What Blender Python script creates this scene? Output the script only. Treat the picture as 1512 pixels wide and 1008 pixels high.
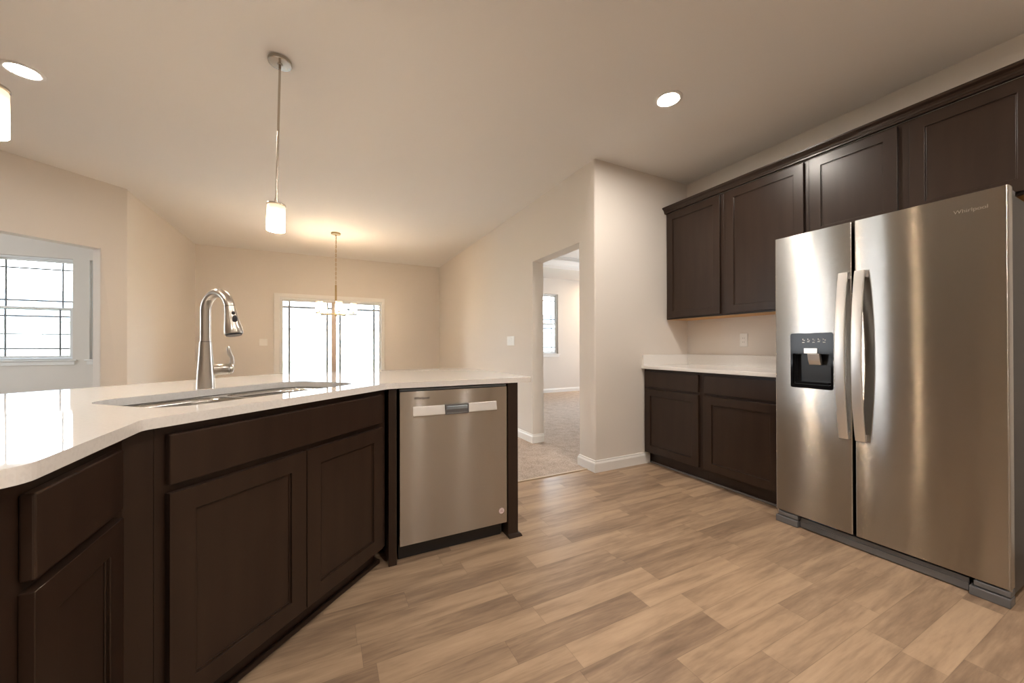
import bpy, bmesh, math, random
from mathutils import Vector, Matrix
random.seed(7)
S2 = math.sqrt(2)
scene = bpy.context.scene
for o in list(bpy.data.objects):
    bpy.data.objects.remove(o, do_unlink=True)

# ------------------------------------------------------------------ camera
F_PX, CX, CY, CAM_H = 552.91, 761.38, 510.19, 1.094
cam_d = bpy.data.cameras.new('camera')
cam = bpy.data.objects.new('camera', cam_d)
scene.collection.objects.link(cam)
right = Vector((0.8913475, -0.4533144, -0.0023777))
down = Vector((-0.00055216, 0.0041594, -0.9999912))
fwd = Vector((0.4533203, 0.891341, 0.0034572))
m3 = Matrix((right, -down, -fwd)).transposed()
cam.matrix_world = Matrix.Translation((0, 0, CAM_H)) @ m3.to_4x4()
cam_d.sensor_fit = 'HORIZONTAL'
cam_d.sensor_width = 36
cam_d.lens = F_PX / 1512 * 36
cam_d.shift_x = -(CX - 756) / 1512
cam_d.shift_y = (CY - 504) / 1512
cam_d.clip_start = 0.03
scene.camera = cam

# ------------------------------------------------------------------ world, exposure
world = bpy.data.worlds.new('sky')
scene.world = world
world.use_nodes = True
wn = world.node_tree.nodes
wl = world.node_tree.links
wn.clear()
w_out = wn.new('ShaderNodeOutputWorld')
w_bg = wn.new('ShaderNodeBackground')
w_geo = wn.new('ShaderNodeTexCoord')
w_sep = wn.new('ShaderNodeSeparateXYZ')
w_ramp = wn.new('ShaderNodeValToRGB')
w_ramp.color_ramp.elements[0].position = 0.0
w_ramp.color_ramp.elements[0].color = (0.93, 0.96, 1.0, 1)
w_ramp.color_ramp.elements[1].position = 0.7
w_ramp.color_ramp.elements[1].color = (0.55, 0.76, 1.0, 1)
wl.new(w_geo.outputs['Generated'], w_sep.inputs[0])
wl.new(w_sep.outputs['Z'], w_ramp.inputs[0])
wl.new(w_ramp.outputs[0], w_bg.inputs['Color'])
w_bg.inputs['Strength'].default_value = 12.0
wl.new(w_bg.outputs[0], w_out.inputs[0])

sun_d = bpy.data.lights.new('sun', 'SUN')
sun_d.energy = 6.0
sun_d.angle = math.radians(1.0)
sun_d.color = (1.0, 0.95, 0.88)
sun = bpy.data.objects.new('sun', sun_d)
scene.collection.objects.link(sun)
sun.rotation_euler = (math.radians(42), 0, math.radians(-28))   # high behind the camera's side of the house, lights the neighbours

WARM = (1.0, 0.74, 0.48)
CAN_COL = (1.0, 0.91, 0.81)
CAN_STRENGTH = 430.0
PENDANT_STRENGTH = 85.0
CHANDELIER_STRENGTH = 215.0

vs = scene.view_settings
scene.display_settings.display_device = 'sRGB'
vs.view_transform = 'Standard'
vs.look = 'None'
vs.gamma = 1.0
vs.use_curve_mapping = False
vs.exposure = 0.40
scene.cycles.max_bounces = 12
scene.cycles.diffuse_bounces = 6
scene.cycles.glossy_bounces = 5
scene.cycles.transparent_max_bounces = 12
scene.cycles.sample_clamp_indirect = 6.0
scene.cycles.use_denoising = True
scene.cycles.caustics_reflective = False
scene.cycles.caustics_refractive = False


def portal(name, loc, rot, sx, sy):
    d = bpy.data.lights.new(name, 'AREA')
    d.shape = 'RECTANGLE'
    d.size, d.size_y = sx, sy
    d.cycles.is_portal = True
    o = bpy.data.objects.new(name, d)
    scene.collection.objects.link(o)
    o.location = loc
    o.rotation_euler = rot
    return o


# windows let daylight in on the exterior wall (y = 7.6) and through an added unseen opening on the left
for px, pz, sx, sz in ((0.14, 0.95, 1.8, 1.95), (-3.61, 1.63, 0.76, 1.36), (-2.62, 1.63, 0.76, 1.36),
                       (-4.59, 1.63, 0.76, 1.36), (3.55, 1.63, 0.72, 1.36), (4.67, 1.63, 0.72, 1.36)):
    portal('daylight_portal', (px, 7.72, pz), (math.radians(-90), 0, 0), sx, sz)


# ------------------------------------------------------------------ material helpers
def new_mat(name):
    m = bpy.data.materials.new(name)
    m.use_nodes = True
    nt = m.node_tree
    b = nt.nodes['Principled BSDF']
    return m, nt, b


def setp(b, **k):
    for key, v in k.items():
        b.inputs[key.replace('_', ' ')].default_value = v


def noise_bump(nt, b, scale, strength, dist=0.002, detail=3, coord='Object', stretch=None):
    tc = nt.nodes.new('ShaderNodeTexCoord')
    n = nt.nodes.new('ShaderNodeTexNoise')
    n.inputs['Scale'].default_value = scale
    n.inputs['Detail'].default_value = detail
    src = tc.outputs[coord]
    if stretch:
        mp = nt.nodes.new('ShaderNodeMapping')
        mp.inputs['Scale'].default_value = stretch
        nt.links.new(src, mp.inputs[0])
        src = mp.outputs[0]
    nt.links.new(src, n.inputs['Vector'])
    bp = nt.nodes.new('ShaderNodeBump')
    bp.inputs['Strength'].default_value = strength
    bp.inputs['Distance'].default_value = dist
    nt.links.new(n.outputs[0], bp.inputs['Height'])
    nt.links.new(bp.outputs[0], b.inputs['Normal'])
    return n


def simple(name, col, rough=0.5, metal=0.0, bump=None, **k):
    m, nt, b = new_mat(name)
    b.inputs['Base Color'].default_value = (*col, 1)
    b.inputs['Roughness'].default_value = rough
    b.inputs['Metallic'].default_value = metal
    setp(b, **k)
    if bump:
        noise_bump(nt, b, *bump)
    return m


WALL = simple('wall_paint', (0.745, 0.70, 0.65), 0.75, bump=(90, 0.08, 0.001))
CEIL = simple('ceiling_paint', (0.82, 0.795, 0.765), 0.85, bump=(35, 0.25, 0.002))
TRIM = simple('trim_white', (0.84, 0.83, 0.81), 0.35, bump=(60, 0.02))
VINYL = simple('window_vinyl', (0.82, 0.83, 0.83), 0.35, bump=(60, 0.02))
MUNT = simple('muntin_grille', (0.22, 0.235, 0.245), 0.45, bump=(60, 0.02))
PLATE = simple('switch_plastic', (0.86, 0.85, 0.82), 0.3, bump=(60, 0.02))
SLOT = simple('dark_slot', (0.03, 0.03, 0.03), 0.5, bump=(60, 0.02))
BLACK = simple('black_plastic', (0.012, 0.012, 0.013), 0.35, bump=(120, 0.05))
GREYP = simple('grey_plastic', (0.13, 0.13, 0.135), 0.5, bump=(200, 0.06))
CASE = simple('fridge_case_grey', (0.045, 0.042, 0.040), 0.5, bump=(250, 0.1))
GLOSSBLACK = simple('dispenser_gloss', (0.008, 0.008, 0.009), 0.08, bump=(3, 0.02), Specular_IOR_Level=0.12)
ICON = simple('icon_print', (0.75, 0.75, 0.72), 0.4, bump=(60, 0.01))
LOGO = simple('logo_silver', (0.85, 0.84, 0.82), 0.18, 1.0, bump=(60, 0.01))
LOGODARK = simple('logo_grey', (0.10, 0.10, 0.10), 0.4, bump=(60, 0.01))
BLUE = simple('blue_film', (0.03, 0.16, 0.42), 0.3, bump=(60, 0.02))
NICKEL = simple('brushed_nickel', (0.55, 0.51, 0.46), 0.30, 1.0, bump=(300, 0.05, 0.0005))
NICKELW = simple('nickel_fixture', (0.55, 0.50, 0.43), 0.22, 1.0, bump=(200, 0.03, 0.0005))
RUBBER = simple('faucet_rubber', (0.03, 0.03, 0.035), 0.4, bump=(200, 0.05))
SINKSTEEL = simple('sink_steel', (0.55, 0.54, 0.52), 0.22, 1.0, bump=(150, 0.05, 0.0005, 3, 'Object', (1, 12, 1)))
RAWWOOD = simple('raw_maple', (0.55, 0.30, 0.10), 0.5, bump=(30, 0.1))
SILVERBAR = simple('silver_handle', (0.84, 0.83, 0.82), 0.36, 0.85, bump=(200, 0.04, 0.0005))
BADGE = simple('badge_paper', (0.80, 0.70, 0.68), 0.35, bump=(60, 0.02))
BADGEINK = simple('badge_ink', (0.45, 0.30, 0.32), 0.45, bump=(60, 0.02))
TUBGREY = simple('dishwasher_rim', (0.28, 0.33, 0.38), 0.3, 0.5, bump=(60, 0.02))
STRIP = simple('carpet_strip', (0.55, 0.45, 0.33), 0.4, bump=(80, 0.1))


def mat_cabinet():
    m, nt, b = new_mat('espresso_cabinet')
    tc = nt.nodes.new('ShaderNodeTexCoord')
    mp = nt.nodes.new('ShaderNodeMapping')
    mp.inputs['Scale'].default_value = (9, 9, 1.1)
    n = nt.nodes.new('ShaderNodeTexNoise')
    n.inputs['Scale'].default_value = 2.0
    n.inputs['Detail'].default_value = 5
    nt.links.new(tc.outputs['Object'], mp.inputs[0])
    nt.links.new(mp.outputs[0], n.inputs['Vector'])
    r = nt.nodes.new('ShaderNodeValToRGB')
    r.color_ramp.elements[0].color = (0.025, 0.0137, 0.0092, 1)
    r.color_ramp.elements[1].color = (0.034, 0.0195, 0.0133, 1)
    r.color_ramp.elements[0].position = 0.3
    r.color_ramp.elements[1].position = 0.7
    nt.links.new(n.outputs[0], r.inputs[0])
    nt.links.new(r.outputs[0], b.inputs['Base Color'])
    setp(b, Roughness=0.30)
    b.inputs['Specular IOR Level'].default_value = 0.36
    bp = nt.nodes.new('ShaderNodeBump')
    bp.inputs['Strength'].default_value = 0.04
    bp.inputs['Distance'].default_value = 0.001
    nt.links.new(n.outputs[0], bp.inputs['Height'])
    nt.links.new(bp.outputs[0], b.inputs['Normal'])
    return m


CAB = mat_cabinet()


def mat_steel():
    m, nt, b = new_mat('stainless_steel')
    tc = nt.nodes.new('ShaderNodeTexCoord')
    mp = nt.nodes.new('ShaderNodeMapping')
    mp.inputs['Scale'].default_value = (1.0, 1.0, 260)
    n = nt.nodes.new('ShaderNodeTexNoise')
    n.inputs['Scale'].default_value = 2.0
    n.inputs['Detail'].default_value = 2
    nt.links.new(tc.outputs['Object'], mp.inputs[0])
    nt.links.new(mp.outputs[0], n.inputs['Vector'])
    r = nt.nodes.new('ShaderNodeMapRange')
    r.inputs['To Min'].default_value = 0.175
    r.inputs['To Max'].default_value = 0.19
    nt.links.new(n.outputs[0], r.inputs[0])
    nt.links.new(r.outputs[0], b.inputs['Roughness'])
    setp(b, Metallic=1.0, Anisotropic=1.0)
    b.inputs['Base Color'].default_value = (0.46, 0.44, 0.41, 1)
    t = nt.nodes.new('ShaderNodeCombineXYZ')
    t.inputs['Z'].default_value = 1.0
    nt.links.new(t.outputs[0], b.inputs['Tangent'])
    # sheet metal is never quite flat: long soft waves
    mp2 = nt.nodes.new('ShaderNodeMapping')
    mp2.inputs['Scale'].default_value = (1.0, 1.0, 0.35)
    n2 = nt.nodes.new('ShaderNodeTexNoise')
    n2.inputs['Scale'].default_value = 3.2
    n2.inputs['Detail'].default_value = 0
    nt.links.new(tc.outputs['Object'], mp2.inputs[0])
    nt.links.new(mp2.outputs[0], n2.inputs['Vector'])
    bp = nt.nodes.new('ShaderNodeBump')
    bp.inputs['Strength'].default_value = 0.16
    bp.inputs['Distance'].default_value = 0.02
    nt.links.new(n2.outputs[0], bp.inputs['Height'])
    # fine horizontal brush lines tip the normal up and down
    mp3 = nt.nodes.new('ShaderNodeMapping')
    mp3.inputs['Scale'].default_value = (40, 40, 6000)
    n3 = nt.nodes.new('ShaderNodeTexWhiteNoise')
    nt.links.new(tc.outputs['Object'], mp3.inputs[0])
    nt.links.new(mp3.outputs[0], n3.inputs['Vector'])
    mr = nt.nodes.new('ShaderNodeMapRange')
    mr.inputs['To Min'].default_value = -0.30
    mr.inputs['To Max'].default_value = 0.30
    nt.links.new(n3.outputs['Value'], mr.inputs[0])
    cz = nt.nodes.new('ShaderNodeCombineXYZ')
    nt.links.new(mr.outputs[0], cz.inputs[2])
    ad = nt.nodes.new('ShaderNodeVectorMath')
    ad.operation = 'ADD'
    nt.links.new(bp.outputs[0], ad.inputs[0])
    nt.links.new(cz.outputs[0], ad.inputs[1])
    nm = nt.nodes.new('ShaderNodeVectorMath')
    nm.operation = 'NORMALIZE'
    nt.links.new(ad.outputs[0], nm.inputs[0])
    nt.links.new(nm.outputs[0], b.inputs['Normal'])
    return m


STEEL = mat_steel()


def mat_quartz():
    m, nt, b = new_mat('white_quartz')
    tc = nt.nodes.new('ShaderNodeTexCoord')
    n = nt.nodes.new('ShaderNodeTexNoise')
    n.inputs['Scale'].default_value = 140
    n.inputs['Detail'].default_value = 2
    nt.links.new(tc.outputs['Object'], n.inputs['Vector'])
    r = nt.nodes.new('ShaderNodeValToRGB')
    r.color_ramp.elements[0].color = (0.79, 0.775, 0.755, 1)
    r.color_ramp.elements[1].color = (0.83, 0.815, 0.795, 1)
    r.color_ramp.elements[0].position = 0.35
    r.color_ramp.elements[1].position = 0.5
    nt.links.new(n.outputs[0], r.inputs[0])
    nt.links.new(r.outputs[0], b.inputs['Base Color'])
    setp(b, Roughness=0.035, IOR=1.5)
    return m


QUARTZ = mat_quartz()


def mat_floor():
    m, nt, b = new_mat('plank_floor')
    L = nt.links

    def N(t, **k):
        x = nt.nodes.new(t)
        for kk, v in k.items():
            setattr(x, kk, v)
        return x

    def M(op, a, c=None):
        x = N('ShaderNodeMath', operation=op)
        for i, v in enumerate((a, c)):
            if v is None:
                continue
            if isinstance(v, (int, float)):
                x.inputs[i].default_value = v
            else:
                L.new(v, x.inputs[i])
        return x.outputs[0]
    tc = N('ShaderNodeTexCoord')
    sp = N('ShaderNodeSeparateXYZ')
    L.new(tc.outputs['Object'], sp.inputs[0])
    x, y = sp.outputs[0], sp.outputs[1]
    W, LEN = 0.115, 0.62
    v = M('DIVIDE', y, W)
    row = M('FLOOR', v)
    wn1 = N('ShaderNodeTexWhiteNoise', noise_dimensions='1D')
    L.new(row, wn1.inputs['W'])
    u = M('ADD', M('DIVIDE', x, LEN), M('MULTIPLY', wn1.outputs['Value'], 7.3))
    col = M('FLOOR', u)
    cv = N('ShaderNodeCombineXYZ')
    L.new(row, cv.inputs[0])
    L.new(col, cv.inputs[1])
    wn2 = N('ShaderNodeTexWhiteNoise', noise_dimensions='2D')
    L.new(cv.outputs[0], wn2.inputs['Vector'])
    h = wn2.outputs['Value']
    # grain noise, shifted per plank
    cg = N('ShaderNodeCombineXYZ')
    L.new(M('ADD', M('MULTIPLY', x, 1.5), M('MULTIPLY', h, 31.0)), cg.inputs[0])
    L.new(M('ADD', M('MULTIPLY', y, 13.0), M('MULTIPLY', h, 17.0)), cg.inputs[1])
    g = N('ShaderNodeTexNoise')
    g.inputs['Scale'].default_value = 1.5
    g.inputs['Detail'].default_value = 6
    g.inputs['Roughness'].default_value = 0.6
    g.inputs['Distortion'].default_value = 0.35
    L.new(cg.outputs[0], g.inputs['Vector'])
    ff = N('ShaderNodeTexNoise')
    cg2 = N('ShaderNodeCombineXYZ')
    L.new(M('MULTIPLY', x, 14.0), cg2.inputs[0])
    L.new(M('MULTIPLY', y, 120.0), cg2.inputs[1])
    ff.inputs['Scale'].default_value = 1.0
    ff.inputs['Detail'].default_value = 3
    L.new(cg2.outputs[0], ff.inputs['Vector'])
    ramp = N('ShaderNodeValToRGB')
    e = ramp.color_ramp.elements
    e[0].position, e[0].color = 0.28, (0.175, 0.117, 0.078, 1)
    e[1].position, e[1].color = 0.74, (0.50, 0.358, 0.240, 1)
    e2 = e.new(0.45)
    e2.color = (0.295, 0.202, 0.135, 1)
    e3 = e.new(0.58)
    e3.color = (0.415, 0.292, 0.193, 1)
    mixv = M('ADD', M('ADD', M('MULTIPLY', g.outputs[0], 0.74), M('MULTIPLY', h, 0.20)),
             M('MULTIPLY', ff.outputs[0], 0.16))
    L.new(M('SUBTRACT', mixv, 0.02), ramp.inputs[0])
    # seams
    fv = M('FRACT', v)
    fu = M('FRACT', u)
    s1 = M('LESS_THAN', M('MINIMUM', fv, M('SUBTRACT', 1.0, fv)), 0.010)
    s2 = M('LESS_THAN', M('MINIMUM', fu, M('SUBTRACT', 1.0, fu)), 0.0016)
    seam = M('MAXIMUM', s1, s2)
    mx = N('ShaderNodeMix', data_type='RGBA')
    L.new(M('MULTIPLY', seam, 0.38), mx.inputs[0])
    L.new(ramp.outputs[0], mx.inputs[6])
    mx.inputs[7].default_value = (0.13, 0.085, 0.055, 1)
    L.new(mx.outputs[2], b.inputs['Base Color'])
    setp(b, Roughness=0.36)
    bp = N('ShaderNodeBump')
    bp.inputs['Strength'].default_value = 0.12
    bp.inputs['Distance'].default_value = 0.001
    L.new(M('SUBTRACT', ff.outputs[0], seam), bp.inputs['Height'])
    L.new(bp.outputs[0], b.inputs['Normal'])
    return m


FLOOR = mat_floor()


def mat_carpet():
    m, nt, b = new_mat('beige_carpet')
    tc = nt.nodes.new('ShaderNodeTexCoord')
    n = nt.nodes.new('ShaderNodeTexNoise')
    n.inputs['Scale'].default_value = 130
    n.inputs['Detail'].default_value = 3
    n2 = nt.nodes.new('ShaderNodeTexNoise')
    n2.inputs['Scale'].default_value = 9
    n2.inputs['Detail'].default_value = 3
    nt.links.new(tc.outputs['Object'], n.inputs['Vector'])
    nt.links.new(tc.outputs['Object'], n2.inputs['Vector'])
    a = nt.nodes.new('ShaderNodeMath')
    a.operation = 'MULTIPLY_ADD'
    a.inputs[1].default_value = 0.35
    nt.links.new(n2.outputs[0], a.inputs[0])
    nt.links.new(n.outputs[0], a.inputs[2])
    r = nt.nodes.new('ShaderNodeValToRGB')
    r.color_ramp.elements[0].color = (0.30, 0.235, 0.185, 1)
    r.color_ramp.elements[1].color = (0.60, 0.50, 0.42, 1)
    r.color_ramp.elements[0].position = 0.45
    r.color_ramp.elements[1].position = 0.85
    nt.links.new(a.outputs[0], r.inputs[0])
    nt.links.new(r.outputs[0], b.inputs['Base Color'])
    setp(b, Roughness=0.95)
    bp = nt.nodes.new('ShaderNodeBump')
    bp.inputs['Strength'].default_value = 0.7
    bp.inputs['Distance'].default_value = 0.006
    nt.links.new(n.outputs[0], bp.inputs['Height'])
    nt.links.new(bp.outputs[0], b.inputs['Normal'])
    return m


CARPET = mat_carpet()


def mat_pane():
    m = bpy.data.materials.new('window_glass')
    m.use_nodes = True
    nt = m.node_tree
    nt.nodes.clear()
    out = nt.nodes.new('ShaderNodeOutputMaterial')
    tr = nt.nodes.new('ShaderNodeBsdfTransparent')
    gl = nt.nodes.new('ShaderNodeBsdfGlossy')
    gl.inputs['Roughness'].default_value = 0.01
    fr = nt.nodes.new('ShaderNodeFresnel')
    fr.inputs['IOR'].default_value = 1.45
    mx = nt.nodes.new('ShaderNodeMixShader')
    tr.inputs['Color'].default_value = (0.95, 0.97, 0.97, 1)
    nt.links.new(fr.outputs[0], mx.inputs[0])
    nt.links.new(tr.outputs[0], mx.inputs[1])
    nt.links.new(gl.outputs[0], mx.inputs[2])
    nt.links.new(mx.outputs[0], out.inputs[0])
    return m


GLASS = mat_pane()


def mat_lit(name, col, strength):
    m, nt, b = new_mat(name)
    b.inputs['Base Color'].default_value = (0.85, 0.83, 0.8, 1)
    b.inputs['Emission Color'].default_value = (*col, 1)
    b.inputs['Emission Strength'].default_value = strength
    return m


LENS = mat_lit('can_light_lens', CAN_COL, CAN_STRENGTH)


def mat_shade(name, strength, z_lo, z_hi):
    """lit frosted glass: the bulb hangs in the lower half, so the glass glows less towards its top"""
    m, nt, b = new_mat(name)
    b.inputs['Base Color'].default_value = (0.85, 0.80, 0.7, 1)
    b.inputs['Roughness'].default_value = 0.3
    tc = nt.nodes.new('ShaderNodeTexCoord')
    sp = nt.nodes.new('ShaderNodeSeparateXYZ')
    mr = nt.nodes.new('ShaderNodeMapRange')
    mr.inputs['From Min'].default_value = z_lo
    mr.inputs['From Max'].default_value = z_hi
    mr.inputs['To Min'].default_value = 1.0
    mr.inputs['To Max'].default_value = 0.0
    pw = nt.nodes.new('ShaderNodeMath')
    pw.operation = 'POWER'
    pw.inputs[1].default_value = 3.2
    ma = nt.nodes.new('ShaderNodeMath')
    ma.operation = 'MULTIPLY_ADD'
    ma.inputs[1].default_value = strength
    ma.inputs[2].default_value = 0.62
    nt.links.new(mr.outputs[0], pw.inputs[0])
    nt.links.new(pw.outputs[0], ma.inputs[0])
    nt.links.new(tc.outputs['Object'], sp.inputs[0])
    nt.links.new(sp.outputs[2], mr.inputs[0])
    nt.links.new(ma.outputs[0], b.inputs['Emission Strength'])
    b.inputs['Emission Color'].default_value = (*WARM, 1)
    return m


# ------------------------------------------------------------------ geometry helpers
def link(o, parent=None):
    scene.collection.objects.link(o)
    if parent:
        o.parent = parent
    return o


def tag(o, label=None, cat=None, group=None, kind=None):
    if label:
        o['label'] = label
    if cat:
        o['category'] = cat
    if group:
        o['group'] = group
    if kind:
        o['kind'] = kind
    return o


def thing(name, label, cat, loc=(0, 0, 0), rz=0.0, group=None):
    o = bpy.data.objects.new(name, None)
    o.empty_display_size = 0.1
    o.location = loc
    o.rotation_euler = (0, 0, rz)
    link(o)
    return tag(o, label, cat, group)


def B(bm, x0, x1, y0, y1, z0, z1):
    vs_ = [bm.verts.new((x, y, z)) for z in (z0, z1) for y in (y0, y1) for x in (x0, x1)]
    for f in ((0, 2, 3, 1), (4, 5, 7, 6), (0, 1, 5, 4), (2, 6, 7, 3), (0, 4, 6, 2), (1, 3, 7, 5)):
        bm.faces.new([vs_[i] for i in f])
    return vs_


def boxes(*bs):
    bm = bmesh.new()
    for b in bs:
        B(bm, *b)
    return bm


def obj(name, bm, mat, parent=None, bevel=0.0, smooth=False, seg=2, angle=0.6):
    bmesh.ops.recalc_face_normals(bm, faces=bm.faces[:])
    me = bpy.data.meshes.new(name)
    bm.to_mesh(me)
    bm.free()
    me.materials.append(mat)
    o = bpy.data.objects.new(name, me)
    link(o, parent)
    if smooth:
        for p in me.polygons:
            p.use_smooth = True
        me.set_sharp_from_angle(angle=angle)
    if bevel:
        md = o.modifiers.new('bevel', 'BEVEL')
        md.width = bevel
        md.segments = seg
        md.limit_method = 'ANGLE'
        md.angle_limit = 0.7
    return o


def struct(name, bm, mat, parent=None, **k):
    o = obj(name, bm, mat, parent, **k)
    if not parent:
        o['kind'] = 'structure'
    return o


def prism(poly, a0, a1, holes=(), axis='z'):
    """extrude a 2-D polygon (with holes) between a0 and a1 along an axis; x-axis takes (y,z), y-axis takes (x,z)"""
    bm = bmesh.new()

    def P(p, a):
        return {'z': (p[0], p[1], a), 'x': (a, p[0], p[1]), 'y': (p[0], a, p[1])}[axis]
    loops, edges = [], []
    for lp in [poly, *holes]:
        v = [bm.verts.new(P(p, a0)) for p in lp]
        loops.append(v)
        for i in range(len(v)):
            edges.append(bm.edges.new((v[i], v[(i + 1) % len(v)])))
    bmesh.ops.triangle_fill(bm, edges=edges, use_beauty=True)
    bottom = bm.faces[:]
    tops = {}
    for lp, v in zip([poly, *holes], loops):
        for p, a in zip(lp, v):
            tops[a] = bm.verts.new(P(p, a1))
    for f in bottom:
        bm.faces.new([tops[v] for v in reversed(f.verts)])
    for v in loops:
        for i in range(len(v)):
            a, b_ = v[i], v[(i + 1) % len(v)]
            bm.faces.new((a, b_, tops[b_], tops[a]))
    return bm


def rrect(x0, x1, y0, y1, r, n=8):
    pts = []
    for cx, cy, a0 in ((x1 - r, y0 + r, -90), (x1 - r, y1 - r, 0), (x0 + r, y1 - r, 90), (x0 + r, y0 + r, 180)):
        for i in range(n + 1):
            a = math.radians(a0 + 90 * i / n)
            pts.append((cx + r * math.cos(a), cy + r * math.sin(a)))
    return pts


def round_poly(pts, radii, n=8):
    out = []
    k = len(pts)
    for i, p in enumerate(pts):
        r = radii[i]
        if r <= 0:
            out.append(p)
            continue
        p = Vector(p)
        a = (Vector(pts[i - 1]) - p).normalized()
        b_ = (Vector(pts[(i + 1) % k]) - p).normalized()
        ang = a.angle(b_)
        t = r / math.tan(ang / 2)
        s, e = p + a * t, p + b_ * t
        c = p + (a + b_).normalized() * (r / math.sin(ang / 2))
        v0, v1 = s - c, e - c
        tot = v0.angle(v1)
        sgn = 1 if v0.x * v1.y - v0.y * v1.x > 0 else -1
        for j in range(n + 1):
            th = sgn * tot * j / n
            out.append((c.x + v0.x * math.cos(th) - v0.y * math.sin(th), c.y + v0.x * math.sin(th) + v0.y * math.cos(th)))
    return out


def lathe(profile, c=(0, 0, 0), n=32, bm=None, caps=True):
    bm = bm or bmesh.new()
    rings = []
    for r, z in profile:
        rings.append([bm.verts.new((c[0] + r * math.cos(2 * math.pi * i / n), c[1] + r * math.sin(2 * math.pi * i / n), c[2] + z)) for i in range(n)])
    for a, b_ in zip(rings, rings[1:]):
        for i in range(n):
            bm.faces.new((a[i], a[(i + 1) % n], b_[(i + 1) % n], b_[i]))
    if caps:
        bm.faces.new(list(reversed(rings[0])))
        bm.faces.new(rings[-1])
    return bm


def tube(path, radii, n=16, bm=None, squash=None):
    """swept round tube along path points, radius per point, capped"""
    bm = bm or bmesh.new()
    P = [Vector(p) for p in path]
    if isinstance(radii, (int, float)):
        radii = [radii] * len(P)
    rings = []
    ref = None
    for i, p in enumerate(P):
        t = (P[min(i + 1, len(P) - 1)] - P[max(i - 1, 0)]).normalized()
        if ref is None:
            ref = Vector((0, 0, 1)) if abs(t.z) < 0.9 else Vector((1, 0, 0))
        u = (ref - t * ref.dot(t)).normalized()
        v = t.cross(u)
        ref = u
        s = squash or (1, 1)
        rings.append([bm.verts.new(p + (u * math.cos(2 * math.pi * k / n) * s[0] + v * math.sin(2 * math.pi * k / n) * s[1]) * radii[i]) for k in range(n)])
    for a, b_ in zip(rings, rings[1:]):
        for i in range(n):
            bm.faces.new((a[i], a[(i + 1) % n], b_[(i + 1) % n], b_[i]))
    bm.faces.new(list(reversed(rings[0])))
    bm.faces.new(rings[-1])
    return bm


def sweep(profile, path, closed=False):
    """sweep a (out, z) profile along a plan polyline; 'out' goes to the right-hand side of travel"""
    bm = bmesh.new()
    P = [Vector((p[0], p[1])) for p in path]
    k = len(P)
    rings = []
    for i in range(k):
        d0 = (P[i] - P[i - 1]).normalized() if (i > 0 or closed) else None
        d1 = (P[(i + 1) % k] - P[i]).normalized() if (i < k - 1 or closed) else None
        d0 = d0 or d1
        d1 = d1 or d0
        n0, n1 = Vector((d0.y, -d0.x)), Vector((d1.y, -d1.x))
        mt = n0 + n1
        mt = mt / (mt.dot(n0))
        rings.append([bm.verts.new((P[i].x + mt.x * o_, P[i].y + mt.y * o_, z)) for o_, z in profile])
    m_ = len(profile)
    for i in range(k if closed else k - 1):
        a, b_ = rings[i], rings[(i + 1) % k]
        for j in range(m_):
            bm.faces.new((a[j], a[(j + 1) % m_], b_[(j + 1) % m_], b_[j]))
    if not closed:
        bm.faces.new(rings[0])
        bm.faces.new(list(reversed(rings[-1])))
    return bm


def text_mesh(name, body, size, mat, parent, loc, rot, extrude=0.0006):
    cu = bpy.data.curves.new(name, 'FONT')
    cu.body = body
    cu.size = size
    cu.extrude = extrude
    cu.align_x = 'CENTER'
    cu.align_y = 'CENTER'
    tmp = bpy.data.objects.new(name, cu)
    scene.collection.objects.link(tmp)
    dg = bpy.context.evaluated_depsgraph_get()
    dg.update()
    me = bpy.data.meshes.new_from_object(tmp.evaluated_get(dg))
    bpy.data.objects.remove(tmp, do_unlink=True)
    me.materials.clear()
    me.materials.append(mat)
    o = bpy.data.objects.new(name, me)
    link(o, parent)
    o.location = loc
    o.rotation_euler = rot
    return o


# ------------------------------------------------------------------ the setting
H = 2.74          # ceiling height
XR = 2.10         # face of the hall wall
YS = 2.60         # face of the short wall beside the cabinets
XK = 3.284        # kitchen cabinet wall
YE = 7.60         # exterior wall, inner face
XD = -1.84        # dining room left wall face


def DP(al, of):   # point at `al` along and `of` across the 45-degree axis
    return ((al - of) / S2, (al + of) / S2)


# floors
struct('floor', boxes((-7.2, XK + 0.12, -2.4, 2.70, -0.06, 0)), FLOOR)
struct('floor_carpet', boxes((-7.2, 7.0, 2.70, YE + 0.1, -0.06, 0.004)), CARPET)
struct('trim_1', boxes((-7.0, XR + 0.0, 2.690, 2.712, 0.0, 0.007)), STRIP, bevel=0.002)

# ceilings
struct('ceiling', boxes((-7.2, XR + 0.14, -2.4, YE + 0.1, H, H + 0.1), (XR + 0.14, XK + 0.12, -2.4, YS + 0.14, H, H + 0.1)), CEIL)
# bedroom tray ceiling: flat border, crown-trimmed raised tray
bt = prism([(2.24, 2.74), (7.0, 2.74), (7.0, YE + 0.1), (2.24, YE + 0.1)], H, H + 0.06,
           holes=[[(2.95, 3.4), (6.2, 3.4), (6.2, 6.62), (2.95, 6.62)]])
B(bt, 2.90, 6.25, 3.35, 6.67, H + 0.26, H + 0.32)
for bx in ((2.90, 2.95, 3.35, 6.67), (6.2, 6.25, 3.35, 6.67), (2.95, 6.2, 3.35, 3.4), (2.95, 6.2, 6.62, 6.67)):
    B(bt, *bx, H + 0.06, H + 0.26)
struct('ceiling_bedroom', bt, CEIL)
struct('trim_2', sweep([(0, H + 0.06), (0.012, H + 0.06), (0.02, H + 0.09), (0.05, H + 0.13), (0.075, H + 0.15), (0.08, H + 0.17), (0, H + 0.17)],
                       [(2.95, 3.4), (6.2, 3.4), (6.2, 6.62), (2.95, 6.62)][::-1], closed=True), TRIM)

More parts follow.
